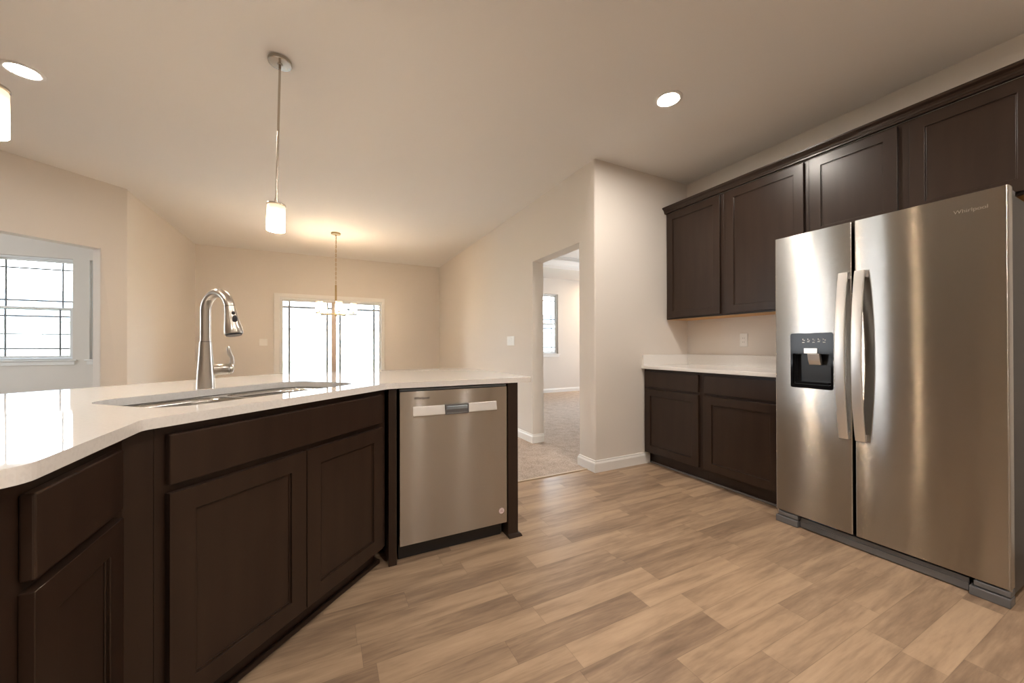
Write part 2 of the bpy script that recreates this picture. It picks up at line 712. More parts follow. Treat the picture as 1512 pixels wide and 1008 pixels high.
# exterior wall with the patio door and windows
WZ0, WZ1 = 0.93, 2.36
WINX = [(-5.00, -4.18), (-4.02, -3.20), (-3.03, -2.21), (4.20, 5.02), (3.18, 3.92)]  # last one is an unseen window added to brighten the bedroom
holes = [[(a, WZ0), (b_, WZ0), (b_, WZ1), (a, WZ1)] for a, b_ in WINX]
dx0, dx1, dz1 = -0.70, 0.98, 1.965
poly = [(-7.2, 0), (dx0, 0), (dx0, dz1), (dx1, dz1), (dx1, 0), (7.0, 0), (7.0, H), (-7.2, H)]
struct('wall_back', prism(poly, YE, YE + 0.16, holes=holes, axis='y'), WALL)
# hall wall with the bedroom doorway (elevation in y,z), its near end turns the bullnose corner
bm = prism([(YS, 0), (2.824, 0), (2.824, 2.062), (3.70, 2.062), (3.70, 0), (YE, 0), (YE, H), (YS, H)], XR, XR + 0.14, axis='x')
es = [e for e in bm.edges if all(abs(v.co.x - XR) < 1e-4 and (abs(v.co.y - YS) < 1e-4) for v in e.verts)]
bmesh.ops.bevel(bm, geom=es, offset=0.014, segments=4, affect='EDGES', profile=0.5)
struct('wall_right', bm, WALL, smooth=True, angle=0.5)
struct('wall_partition', boxes((XR + 0.14, XK, YS, YS + 0.14, 0, H)), WALL)
struct('wall_kitchen', boxes((XK, XK + 0.12, -2.4, YS + 0.14, 0, H)), WALL)
struct('wall_front', boxes((-7.2, XK, -2.4, -2.28, 0, H)), WALL)
struct('wall_bedroom', boxes((6.88, 7.0, 2.74, 4.6, 0, H), (6.88, 7.0, 5.8, YE, 0, H), (6.88, 7.0, 4.6, 5.8, 0, 0.9), (6.88, 7.0, 4.6, 5.8, 2.35, H), (XK + 0.12, 6.88, 2.62, 2.74, 0, H)), WALL)  # unseen side opening added to let more daylight into the bedroom
# dining-room left wall
cA = (XD, XD + 5.03 * S2)                    # corner with the 45-degree wall
struct('wall_dining', prism([cA, (XD, YE), (XD - 0.12, YE), (XD - 0.12, cA[1] - 0.05)], 0, H), WALL)
# 45-degree wall with the wide cased opening, in its own coordinates then rotated
JA = 2.238                                   # jamb, along
bm = prism([(2.512 - 0.07, 0), (JA, 0), (JA, 2.072), (-0.35, 2.072), (-0.35, 0), (-1.0, 0), (-1.0, H), (2.512 - 0.07, H)], 0, 0.12, axis='y')
es = [e for e in bm.edges if all(abs(v.co.y) < 1e-4 and v.co.z < 2.08 for v in e.verts) and not any(v.co.x < -0.9 or v.co.x > 2.4 for v in e.verts)]
es = [e for e in es if abs(e.verts[0].co.x - JA) < 1e-3 and abs(e.verts[1].co.x - JA) < 1e-3]
bmesh.ops.bevel(bm, geom=es, offset=0.012, segments=3, affect='EDGES', profile=0.5)
o = struct('wall_diagonal', bm, WALL, smooth=True, angle=0.5)
p0 = DP(0, 5.03)
o.location = (p0[0], p0[1], 0)
o.rotation_euler = (0, 0, math.radians(45))
e0 = DP(-1.0, 5.03)
# living-room side: closes the shell, with an unseen opening added for daylight on the far left
struct('wall_left', prism([(-2.28, 0), (YE, 0), (YE, H), (-2.28, H)], -7.2, -7.08, axis='x',
                          holes=[[(5.0, 0.9), (6.2, 0.9), (6.2, 2.35), (5.0, 2.35)]]), WALL)
struct('wall_sunroom', boxes((-7.08, e0[0] + 0.02, e0[1] - 0.02, e0[1] + 0.10, 0, H)), WALL)
portal('daylight_portal', (-7.25, 5.6, 1.62), (0, math.radians(-90), 0), 1.45, 1.2)
portal('daylight_portal', (7.05, 5.2, 1.62), (0, math.radians(90), 0), 1.45, 1.2)

# baseboards
BBP = [(0, 0.0), (0.016, 0.0), (0.016, 0.074), (0.012, 0.084), (0.009, 0.088), (0.007, 0.101), (0.0, 0.103)]
struct('baseboard_right', sweep(BBP, [(2.24, 2.824), (XR, 2.824), (XR, YS), (2.75, YS)][::-1] and
                                [(2.74, YS), (XR, YS), (XR, 2.824), (2.24, 2.824)][::-1]), TRIM)
struct('baseboard_hall', sweep(BBP, [(XR, YE), (XR, 3.70), (2.24, 3.70)]), TRIM)
struct('baseboard_back', sweep(BBP, [(-1.84, YE), (-0.79, YE)]), TRIM)
struct('baseboard_corner', sweep(BBP, [(1.03, YE), (XR, YE)]), TRIM)
struct('baseboard_bedroom', sweep(BBP, [(2.24, YE), (6.88, YE)]), TRIM)
struct('baseboard_dining', sweep(BBP, [DP(JA, 5.03), cA, (XD, YE)]), TRIM)


# windows: vinyl double-hung units with prairie grilles
def window(n, x0, x1):
    w = bpy.data.objects.new('window_%d' % n, None)
    w.location = ((x0 + x1) / 2, YE, WZ0)
    w['kind'] = 'structure'
    link(w)
    hw, hh = (x1 - x0) / 2, WZ1 - WZ0
    mid = 0.718
    fr = prism([(-hw, 0.0), (hw, 0.0), (hw, hh), (-hw, hh)], 0.055, 0.13, axis='y',
               holes=[[(-hw + 0.025, 0.025), (hw - 0.025, 0.025), (hw - 0.025, hh - 0.025), (-hw + 0.025, hh - 0.025)]])
    obj('window_frame', fr, VINYL, w)
    for nm, a, b_, y, ins in (('upper_sash', mid - 0.02, hh - 0.026, 0.095, 0.026), ('lower_sash', 0.026, mid + 0.02, 0.06, 0.026)):
        st = 0.018 if nm == 'upper_sash' else 0.03
        s = prism([(-hw + ins, a), (hw - ins, a), (hw - ins, b_), (-hw + ins, b_)], y, y + 0.028, axis='y',
                  holes=[[(-hw + ins + st, a + 0.03), (hw - ins - st, a + 0.03), (hw - ins - st, b_ - 0.03), (-hw + ins + st, b_ - 0.03)]])
        so = obj(nm, s, VINYL, w, bevel=0.003)
        gx0, gx1, gz0, gz1 = -hw + ins + st, hw - ins - st, a + 0.03, b_ - 0.03
        obj('pane', boxes((gx0 - 0.004, gx1 + 0.004, y + 0.012, y + 0.016, gz0 - 0.004, gz1 + 0.004)), GLASS, so)
        t = 0.0095
        mb = []
        for gx in (gx0 + 0.095, gx1 - 0.095):
            mb.append((gx - t, gx + t, y + 0.004, y + 0.010, gz0, gz1))
        for gz in (gz0 + 0.10, gz1 - 0.10):
            mb.append((gx0, gx1, y + 0.0042, y + 0.0098, gz - t * 1.1, gz + t * 1.1))
        if nm == 'lower_sash':
            mb.append((gx0, gx1, y + 0.0042, y + 0.0098, (gz0 + gz1) / 2 - 0.03, (gz0 + gz1) / 2 - 0.015))
        obj('muntin_grille', boxes(*mb), MUNT, so)
    obj('window_sill', boxes((-hw - 0.045, hw + 0.045, -0.035, 0.054, -0.02, 0.0), (-hw - 0.025, hw + 0.025, -0.016, 0.0, -0.075, -0.021)), TRIM, w, bevel=0.004)


for i, (a, b_) in enumerate(WINX):
    window(i + 1, a, b_)

# sliding patio door
d = bpy.data.objects.new('door_1', None)
d.location = (0.14, YE, 0)
d['kind'] = 'structure'
link(d)
x0, x1 = dx0 - 0.14, dx1 - 0.14
c = 0.085
obj('door_casing', prism([(x0 - c, 0), (x0, 0), (x0, dz1 - 0.0), (x1, dz1 - 0.0), (x1, 0), (x1 + c - 0.04, 0), (x1 + c - 0.04, dz1 + 0.065), (x0 - c, dz1 + 0.065)], -0.018, 0.0, axis='y'), TRIM, d, bevel=0.004)
obj('door_frame', prism([(x0, 0), (x0 + 0.022, 0), (x0 + 0.022, dz1 - 0.04), (x1 - 0.022, dz1 - 0.04), (x1 - 0.022, 0), (x1, 0), (x1, dz1), (x0, dz1)], 0.0, 0.14, axis='y'), VINYL, d, bevel=0.003)
for nm, a, b_, y in (('sliding_panel', x0 + 0.022, 0.012, 0.03), ('fixed_panel', -0.012, x1 - 0.022, 0.08)):
    st = 0.024
    s = prism([(a, 0.02), (b_, 0.02), (b_, dz1 - 0.04), (a, dz1 - 0.04)], y, y + 0.04, axis='y',
              holes=[[(a + st, 0.12), (b_ - st, 0.12), (b_ - st, dz1 - 0.062), (a + st, dz1 - 0.062)]])
    so = obj(nm, s, VINYL, d, bevel=0.003)
    obj('pane', boxes((a + st - 0.004, b_ - st + 0.004, y + 0.018, y + 0.022, 0.116, dz1 - 0.058)), GLASS, so)
    mb = []
    for gx in (a + st + 0.095, b_ - st - 0.095):
        mb.append((gx - 0.015, gx + 0.015, y + 0.006, y + 0.014, 0.12, dz1 - 0.062))
    for gz in (0.25, dz1 - 0.062 - 0.10):
        mb.append((a + st, b_ - st, y + 0.0062, y + 0.0138, gz - 0.015, gz + 0.015))
    obj('muntin_grille', boxes(*mb), MUNT, so)
obj('meeting_stile', boxes((-0.036, 0.040, 0.018, 0.13, 0.02, dz1 - 0.04)), simple('stile_lamplit_tan', (0.50, 0.42, 0.34), 0.4, bump=(60, 0.02)), d, bevel=0.003)  # white vinyl coloured tan to carry its lamp-lit, backlit tone
hd = boxes((x0 + 0.03, x0 + 0.05, -0.004, 0.006, 0.99, 1.17))
tube([(x0 + 0.04, 0.0, 1.01), (x0 + 0.04, -0.03, 1.02), (x0 + 0.04, -0.036, 1.08), (x0 + 0.04, -0.03, 1.14), (x0 + 0.04, 0.0, 1.15)], 0.006, 10, hd)
obj('handle', hd, VINYL, d)

# ------------------------------------------------------------------ outside
LAWN = simple('dry_lawn', (0.30, 0.30, 0.19), 0.9, bump=(8, 0.5, 0.02))
CONC = simple('pale_concrete', (0.62, 0.60, 0.57), 0.8, bump=(12, 0.2, 0.005))
SIDING = simple('pale_siding', (0.66, 0.65, 0.63), 0.7, bump=(3, 0.3, 0.01, 1, 'Object', (0.01, 0.01, 12)))
ROOF = simple('shingle_roof', (0.30, 0.29, 0.29), 0.85, bump=(10, 0.5, 0.02))
DARKGL = simple('dark_window_glass', (0.16, 0.17, 0.18), 0.3, bump=(3, 0.02))
tag(obj('lawn', boxes((-60, 60, YE + 0.2, 80, -0.4, -0.15)), LAWN), 'pale dry lawn outside beyond the windows and patio door', 'lawn', kind='structure')
tag(obj('patio_slab', boxes((-1.6, 1.8, YE + 0.2, YE + 3.4, -0.149, -0.08)), CONC, bevel=0.01), 'pale concrete patio slab outside the sliding door', 'patio')


def house(x, y, w, dpt, hh, label, flip=False):
    t = thing('neighbour_house', label, 'house', (x, y, -0.15), 0)
    obj('wall', boxes((-w / 2, w / 2, 0, dpt, 0, hh)), SIDING, t)
    obj('roof', prism([(-0.5, hh), (dpt + 0.5, hh), (dpt / 2, hh + dpt * 0.28)], -w / 2 - 0.4, w / 2 + 0.4, axis='x'), ROOF, t)
    for k in range(3):
        wx = -w / 2 + w * (0.22 + 0.28 * k)
        f = obj('window', boxes((wx - 0.45, wx + 0.45, -0.06, 0.02, 1.0, 2.2)), TRIM, t)
        obj('pane', boxes((wx - 0.30, wx + 0.12, -0.08, -0.06, 1.3, 2.0)), DARKGL, f)
    obj('patio_door', boxes((w * 0.32, w * 0.32 + 1.7, -0.06, 0.02, 0.1, 2.15)), DARKGL, t)


house(-17, 36, 15, 9, 3.0, 'pale single-storey neighbour house seen through the left room window')
house(1.5, 40, 14, 9, 3.0, 'pale neighbour house seen through the sliding patio door')
house(22, 38, 15, 9, 3.0, 'pale neighbour house seen through the bedroom window')


# ------------------------------------------------------------------ cabinets
def panel_door(w, h, th=0.02, stile=0.062, rec=0.009):
    """shaker door, front at y=-th, lower left corner at the origin"""
    bm = bmesh.new()
    fr = prism([(0, 0), (w, 0), (w, h), (0, h)], -th, 0, axis='y', holes=[[(stile, stile), (w - stile, stile), (w - stile, h - stile), (stile, h - stile)]])
    me = bpy.data.meshes.new('tmp')
    fr.to_mesh(me)
    fr.free()
    bm.from_mesh(me)
    bpy.data.meshes.remove(me)
    # sloped inner lip and the recessed panel
    s, c_ = stile, 0.006
    B(bm, s, w - s, -th + rec, -0.002, s, h - s)
    for a in ((s, s, s + c_, h - s), (w - s - c_, s, w - s, h - s), (s, s, w - s, s + c_), (s, h - s - c_, w - s, h - s)):
        B(bm, a[0], a[2], -th + rec - 0.003, -th + rec, a[1], a[3])
    return bm


def add_door(parent, x0, x1, z0, z1):
    o = obj('door', panel_door(x1 - x0, z1 - z0), CAB, parent, bevel=0.0016)
    o.location = (x0, 0, z0)
    return o


def add_drawer(parent, x0, x1, z0, z1, name='drawer_front'):
    o = obj(name, boxes((0, x1 - x0, -0.02, 0, 0, z1 - z0)), CAB, parent, bevel=0.004, seg=3)
    o.location = (x0, 0, z0)
    return o


def carcass(parent, w, dp, z0, z1, top=True):
    t = 0.018
    bs = [(0, t, 0.02, dp, z0, z1), (w - t, w, 0.02, dp, z0, z1), (t, w - t, 0.02, dp, z0, z0 + t), (t, w - t, dp - 0.008, dp, z0 + t, z1)]
    if top:
        bs.append((t, w - t, 0.02, dp - 0.008, z1 - t, z1))
    return obj('cabinet_box', boxes(*bs), CAB, parent)


def face_frame(parent, w, z0, z1, cols, rails, stile=0.04):
    """cols: list of opening (x0,x1); rails: list of (z0,z1) openings"""
    hs = [[(a, c_), (b_, c_), (b_, e), (a, e)] for a, b_ in cols for c_, e in rails]
    return obj('face_frame', prism([(0, z0), (w, z0), (w, z1), (0, z1)], 0, 0.02, axis='y', holes=hs), CAB, parent, bevel=0.001)


CT0, CT1 = 0.889, 0.917   # countertop underside, top


def base_cabinet(name, label, cat, loc, rz, w, dp, doors, drawers, toe=0.07, dz=(0.125, 0.705), wz=(0.725, 0.866), false=False, group=None, top=True):
    t = thing(name, label, cat, loc, rz, group)
    carcass(t, w, dp, 0.11, CT0 - 0.0005, top)
    cols = [(a + 0.015, b_ - 0.015) for a, b_ in (doors if len(doors) == 1 else [(doors[0][0], doors[-1][1])])]
    face_frame(t, w, 0.11, CT0 - 0.0005, cols, [(0.15, 0.695), (0.735, 0.85)])
    for a, b_ in doors:
        add_door(t, a, b_, dz[0], dz[1])
    for a, b_ in drawers:
        add_drawer(t, a, b_, wz[0], wz[1], 'false_drawer_front' if false else 'drawer_front')
    obj('toe_kick', boxes((0.0, w, toe, toe + 0.015, 0.0, 0.11)), CAB, t)
    if false:
        obj('shoe_moulding', boxes((0.0, w + 0.03, toe - 0.014, toe - 0.0005, 0.0, 0.022)), CAB, t, bevel=0.004)
    return t


# far run beside the refrigerator (fronts face -x)
XF = 2.682
R90 = math.radians(-90)
base_cabinet('base_cabinet', 'dark espresso base cabinet against the white corner wall, left of its pair', 'cabinet', (XF, 2.596, 0), R90, 0.605, XK - XF - 0.002, [(0.022, 0.583)], [(0.022, 0.583)], group='base cabinets beside the refrigerator')
base_cabinet('base_cabinet', 'dark espresso base cabinet right beside the stainless refrigerator', 'cabinet', (XF, 1.990, 0), R90, 0.605, XK - XF - 0.002, [(0.030, 0.582)], [(0.030, 0.582)], group='base cabinets beside the refrigerator')
tag(obj('shoe_strip', boxes((XF + 0.055, XF + 0.069, 1.385, 2.58, 0, 0.016)), simple('shoe_vinyl', (0.16, 0.15, 0.15), 0.4, bump=(60, 0.02)), bevel=0.004),
    'thin grey strip on the floor under the far base cabinets', 'floor trim')

XU = 2.982


def upper_cabinet(label, y, w, z0, doors):
    t = thing('upper_cabinet', label, 'cabinet', (XU, y, z0), R90, 'dark wall cabinets under the crown moulding')
    h = 2.386 - z0
    dp = XK - XU - 0.002
    th = 0.016
    obj('cabinet_box', boxes((0, th, 0.02, dp, 0.006, h), (w - th, w, 0.02, dp, 0.006, h), (th, w - th, 0.02, dp, h - th, h), (th, w - th, dp - 0.01, dp, 0.03, h - th)), CAB, t)
    o = obj('cabinet_underside', boxes((0.0, w, 0.02, dp, 0.0, 0.0055)), RAWWOOD, t)
    o['label'] = 'raw light wood underside'
    face_frame(t, w, 0, h, [(a + 0.02, b_ - 0.02) for a, b_ in doors], [(0.035, h - 0.035)])
    for a, b_ in doors:
        add_door(t, a, b_, 0.014, h - 0.014)
    return t


upper_cabinet('dark wall cabinet touching the white corner wall, leftmost of the uppers', 2.596, 0.590, 1.356, [(0.024, 0.566)])
upper_cabinet('dark wall cabinet just left of the refrigerator, above the white counter', 2.0055, 0.620, 1.356, [(0.034, 0.596)])
upper_cabinet('wide two-door dark wall cabinet directly above the refrigerator', 1.385, 0.955, 1.82, [(0.016, 0.455), (0.505, 0.94)])

# crown moulding along the uppers
cr = [(0.0, 2.387), (0.024, 2.387), (0.024, 2.396), (0.028, 2.400), (0.030, 2.410), (0.038, 2.420), (0.050, 2.428), (0.054, 2.434), (0.054, 2.443), (0.0, 2.443)]
tag(obj('crown_moulding', sweep(cr, [(XU + 0.03, 2.586), (XU + 0.0, 2.586), (XU + 0.0, 0.43)]), CAB), 'dark stepped crown moulding running along the top of the wall cabinets', 'moulding')

# far countertop with backsplashes
t = thing('countertop', 'short white quartz countertop with low backsplash beside the refrigerator', 'countertop', (0, 0, 0))
obj('slab', boxes((2.642, XK - 0.001, 1.386, 2.5985, CT0, CT1)), QUARTZ, t, bevel=0.002)
obj('backsplash', boxes((XK - 0.021, XK - 0.001, 1.386, 2.578, CT1, CT1 + 0.10)), QUARTZ, t, bevel=0.002)
obj('side_splash', boxes((2.652, XK - 0.001, 2.5785, 2.5985, CT1, CT1 + 0.10)), QUARTZ, t, bevel=0.002)

# ------------------------------------------------------------------ island
OF = 1.195                     # face-frame line of the diagonal, measured across
a0, a1 = 0.634, 1.566
pl = DP(a0, OF)
base_cabinet('sink_base_cabinet', 'wide dark diagonal sink cabinet with two shaker doors under the sink', 'cabinet', (pl[0], pl[1], 0), math.radians(45), a1 - a0, 0.60,
             [(0.024, 0.453), (0.457, 0.892)], [(0.024, 0.892)], dz=(0.122, 0.708), wz=(0.729, 0.864), false=True, toe=0.065, top=False)
base_cabinet('drawer_base_cabinet', 'narrow dark drawer cabinet at the left end of the island', 'cabinet', (-0.442, 0.852, 0), math.radians(90), 0.398, 0.60,
             [(0.05, 0.353)], [(0.05, 0.353)], dz=(0.122, 0.696), wz=(0.714, 0.857))
cf = [DP(0.571, OF + 0.001), DP(0.6335, OF + 0.001), DP(0.6335, OF + 0.02), DP(0.590, OF + 0.02)]
tag(obj('corner_filler', prism(cf, 0.0, CT0 - 0.0005), CAB), 'slim dark filler strip in the corner between the drawer cabinet and the sink cabinet', 'filler strip')
# side panels and post framing the dishwasher
t = thing('end_panel', 'dark wood end panel standing right of the dishwasher', 'panel', (0.967, 1.938, 0))
obj('panel', boxes((-0.032, 0.032, 0.0, 0.63, 0.0, CT0 - 0.0005)), CAB, t, bevel=0.002)
obj('shoe_moulding', sweep([(0, 0), (0.018, 0), (0.018, 0.006), (0.012, 0.016), (0.0, 0.02)], [(-0.032, 0.0), (0.032, 0.0), (0.032, 0.63)]), CAB, t)
pe = DP(a1, OF)
tag(obj('filler_post', prism([(0.281, 1.952), (0.320, 1.952), (0.320, 2.57), (0.281, 2.57)], 0.0, CT0 - 0.0005), CAB, bevel=0.0015), 'slim dark wood post between the sink cabinet and the dishwasher', 'post')
# island back panel (bar side), follows the outline behind the cabinets
pb = [(-1.062, 0.852), (-1.062, 1.546), (-0.024, 2.584), (0.999, 2.584)]
tag(obj('island_back_panel', sweep([(0, 0), (0, CT0 - 0.0005), (-0.015, CT0 - 0.0005), (-0.015, 0)], pb), CAB), 'dark panel closing the dining side of the island', 'panel')

# countertop of the island with its sink cut-out
fr_of = 1.165
yF, xL = 1.922, -0.403
top_poly = [(xL, 0.815), (xL, xL + fr_of * S2), (yF - fr_of * S2, yF), (1.085, yF), (1.085, 3.085), (3.085 - 2.335 * S2, 3.085), (-1.37, -1.37 + 2.335 * S2), (-1.37, 0.815)]
top_poly = round_poly(top_poly, [0.05, 0.04, 0.06, 0.02, 0.26, 0.08, 0.05, 0.03], 8)
cut = [DP(*p) for p in rrect(0.715, 1.525, 1.300, 1.738, 0.11, 10)]
ct = thing('island_countertop', 'large glossy white quartz island countertop with rounded corners and sink cut-out', 'countertop', (0, 0, 0))
obj('slab', prism(top_poly, CT0, CT1, holes=[cut]), QUARTZ, ct, bevel=0.002)


# undermount double sink, in diagonal coordinates
def ring(bm, pts, z):
    return [bm.verts.new((p[0], p[1], z)) for p in pts]


sk = thing('sink', 'stainless steel double-bowl undermount sink set in the island countertop', 'sink', (0, 0, 0))
bowls = ((0.735, 1.112), (1.134, 1.505))
fl = prism([DP(*p) for p in rrect(0.69, 1.55, 1.275, 1.763, 0.12, 8)], CT0 - 0.006, CT0 - 0.0015,
           holes=[[DP(*p) for p in rrect(a, b_, 1.318, 1.720, 0.085, 8)] for a, b_ in bowls])
obj('rim', fl, SINKSTEEL, sk)
for a, b_ in bowls:
    bm = bmesh.new()
    rings = []
    for ins, z in ((0, CT0 - 0.0035), (0.004, CT0 - 0.02), (0.010, CT0 - 0.17), (0.02, CT0 - 0.195), (0.045, CT0 - 0.205)):
        r_ = max(0.085 - ins, 0.03)
        rings.append(ring(bm, [DP(*p) for p in rrect(a + ins, b_ - ins, 1.318 + ins, 1.720 - ins, r_, 8)], z))
    for q, r_ in zip(rings, rings[1:]):
        for i in range(len(q)):
            bm.faces.new((q[i], q[(i + 1) % len(q)], r_[(i + 1) % len(q)], r_[i]))
    bm.faces.new(rings[-1])
    bo = obj('bowl', bm, SINKSTEEL, sk, smooth=True, angle=0.9)
    so = bo.modifiers.new('solid', 'SOLIDIFY')
    so.thickness = 0.0015
    so.offset = -1 if False else 1
    cdr = DP((a + b_) / 2, 1.56)
    obj('drain', lathe([(0.042, 0.0), (0.045, 0.003), (0.040, 0.004), (0.036, 0.002), (0.012, 0.001), (0.010, 0.008)], (cdr[0], cdr[1], CT0 - 0.2065), 24), SINKSTEEL, bo)

# faucet: pull-down gooseneck
fx, fy = DP(1.136, 1.795)
ft = thing('faucet', 'tall brushed nickel gooseneck pull-down faucet behind the sink', 'faucet', (fx, fy, CT1), math.radians(-45))
# local x points towards the sink
obj('body', lathe([(0.026, 0.0), (0.0325, 0.0), (0.0325, 0.005), (0.0318, 0.03), (0.0305, 0.06), (0.0275, 0.10), (0.0242, 0.145), (0.0222, 0.19), (0.0213, 0.2025)], (0, 0, 0), 32), NICKEL, ft, smooth=True)
obj('collar_ring', lathe([(0.0195, 0.2026), (0.0202, 0.2028), (0.0202, 0.2046), (0.0195, 0.2048)], (0, 0, 0), 32, caps=False), RUBBER, ft, smooth=True)
pts, rad = [], []
RR = 0.074
zt = 0.338
for i in range(4):
    pts.append((0, 0, 0.204 + (zt - 0.204) * i / 4))
for i in range(25):
    th = math.pi - math.radians(168) * i / 24
    pts.append((RR + RR * math.cos(th), 0, zt + RR * math.sin(th)))
obj('spout', tube(pts, 0.0188, 24), NICKEL, ft, smooth=True, angle=0.9)
ex, ez = pts[-1][0], pts[-1][2]
dx_, dz_ = math.sin(math.radians(12)), -math.cos(math.radians(12))
hp = [(0.0, 0.0192), (0.008, 0.0196), (0.03, 0.0215), (0.06, 0.026), (0.09, 0.0315), (0.112, 0.0335), (0.12, 0.0325)]
hs_ = tube([(ex + dx_ * (s + 0.002), 0, ez + dz_ * (s + 0.002)) for s, r in hp], [r for s, r in hp], 28)
ho = obj('spray_head', hs_, NICKEL, ft, smooth=True, angle=0.7)
nz = tube([(ex + dx_ * s, 0, ez + dz_ * s) for s in (0.121, 0.128)], [0.030, 0.027], 28)
obj('nozzle', nz, RUBBER, ho, smooth=True, angle=0.7)


def on_head(s, r):      # a point on the head's surface facing right of the sink axis / the camera
    ang = math.radians(-62)
    off = Vector((math.cos(ang) * math.cos(math.radians(12)), math.sin(ang), math.cos(ang) * math.sin(math.radians(12))))
    return Vector((ex + dx_ * s, 0, ez + dz_ * s)) + off * r


# buttons look towards the viewer side of the head
for s, sc_, rr in ((0.036, 0.008, 0.0235), (0.064, 0.0115, 0.0285)):
    ang = math.radians(-12)
    c0 = Vector((ex + dx_ * s, 0, ez + dz_ * s)) + Vector((math.cos(ang), math.sin(ang), 0.2)) * rr * 0.96
    bm = bmesh.new()
    bmesh.ops.create_uvsphere(bm, u_segments=16, v_segments=10, radius=1.0)
    bmesh.ops.scale(bm, vec=(0.004, sc_ * 0.85, sc_ if s < 0.05 else sc_ * 1.5), verts=bm.verts)
    bmesh.ops.rotate(bm, cent=(0, 0, 0), matrix=Matrix.Rotation(ang, 3, 'Z'), verts=bm.verts)
    bmesh.ops.translate(bm, vec=c0, verts=bm.verts)
    obj('button', bm, RUBBER, ho, smooth=True)
# side valve and lever: points to the right in the picture
hb = math.radians(78)
ux, uy = math.cos(hb), math.sin(hb)
hz = 0.080
vb = tube([(ux * s, uy * s, hz) for s in (0.022, 0.03, 0.078, 0.080)], [0.022, 0.0250, 0.0250, 0.0235], 24)
vo = obj('valve', vb, NICKEL, ft, smooth=True, angle=0.7)
vb = tube([(ux * s, uy * s, hz) for s in (0.0805, 0.083, 0.094, 0.101, 0.103)], [0.019, 0.023, 0.0245, 0.018, 0.006], 24)
obj('handle_hub', vb, NICKEL, vo, smooth=True, angle=0.7)
lv = [(0.094, 0.012), (0.101, 0.028), (0.100, 0.050), (0.090, 0.070), (0.086, 0.092), (0.088, 0.104)]
lb = tube([(ux * s, uy * s, hz + z) for s, z in lv], [0.010, 0.009, 0.008, 0.0085, 0.0075, 0.004], 16)
obj('lever', lb, NICKEL, ft, smooth=True, angle=0.9)

# ------------------------------------------------------------------ dishwasher
dw = thing('dishwasher', 'stainless steel dishwasher built into the island, slightly ajar gap above its door', 'dishwasher', (0.332, 1.940, 0))
dw['label'] = 'stainless steel dishwasher built into the island under the white countertop'
W = 0.599
bm = prism(rrect(0.0, W, 0.001, 0.04, 0.004, 4), 0.092, 0.868,)
o = obj('door', bm, STEEL, dw, smooth=True, angle=0.5)
obj('tub', boxes((0.004, W - 0.004, 0.042, 0.60, 0.10, 0.878)), TUBGREY, dw, bevel=0.003)
obj('top_seal', boxes((0.0, W, 0.012, 0.0405, 0.869, 0.881)), TUBGREY, dw, bevel=0.004)
# handle bar: a tilted bright strip with the finger pocket in its middle
hbm = prism([(-0.0005, 0.787), (-0.010, 0.745), (-0.010, 0.742), (0.0008, 0.739), (0.0008, 0.789)], 0.066, 0.531, axis='x')
hb_ = obj('handle', hbm, SILVERBAR, dw)
hb_['label'] = 'bright silver handle strip with a finger pocket'
pk = prism([(0.2325, 0.7385), (0.3635, 0.7385), (0.3635, 0.7895), (0.2325, 0.7895)], -0.013, 0.0008, axis='y',
           holes=[[(0.239, 0.745), (0.357, 0.745), (0.357, 0.783), (0.239, 0.783)]])
obj('pocket_rim', pk, GREYP, hb_, bevel=0.0015)
obj('pocket', boxes((0.2395, 0.3565, -0.0105, 0.0008, 0.7455, 0.762)), GREYP, hb_)
obj('pocket_lip', boxes((0.2395, 0.3565, -0.0125, 0.0008, 0.7625, 0.7825)), TUBGREY, hb_, bevel=0.003)
obj('kick_plate', boxes((0.002, W - 0.018, 0.055, 0.068, 0.003, 0.091)), BLACK, dw, bevel=0.002)
obj('foot', boxes((W - 0.014, W - 0.002, 0.075, 0.10, 0.0, 0.09)), GREYP, dw, bevel=0.002)
obj('foot', boxes((0.004, 0.016, 0.075, 0.10, 0.0, 0.09)), GREYP, dw, bevel=0.002)
text_mesh('logo', 'Whirlpool', 0.019, LOGODARK, dw, (0.112, -0.0004, 0.832), (math.radians(90), 0, 0))
bm = lathe([(0.017, 0.0), (0.017, 0.0006)], (0, 0, 0), 28)
bd = obj('sticker', bm, BADGE, dw)
bd.location = (0.563, 0.0006, 0.162)
bd.rotation_euler = (math.radians(90), 0, 0)
bd['label'] = 'small round pale pink sticker'
obj('ring', lathe([(0.015, 0.0007), (0.0165, 0.0009), (0.0165, 0.0010), (0.015, 0.0010)], (0, 0, 0), 28, caps=False), BADGEINK, bd)
obj('print', boxes((-0.009, 0.009, 0.001, 0.004, 0.0007, 0.001), (-0.010, 0.010, -0.006, -0.002, 0.0007, 0.001), (-0.006, 0.006, 0.007, 0.009, 0.0007, 0.001)), BADGEINK, bd)

# ------------------------------------------------------------------ refrigerator (front faces -x)
fg = thing('refrigerator', 'large stainless steel side-by-side refrigerator with two bowed handles', 'refrigerator', (2.538, 1.366, 0), R90)
Z0, Z1 = 0.076, 1.767
FW = 0.909
g0, g1 = 0.386, 0.398


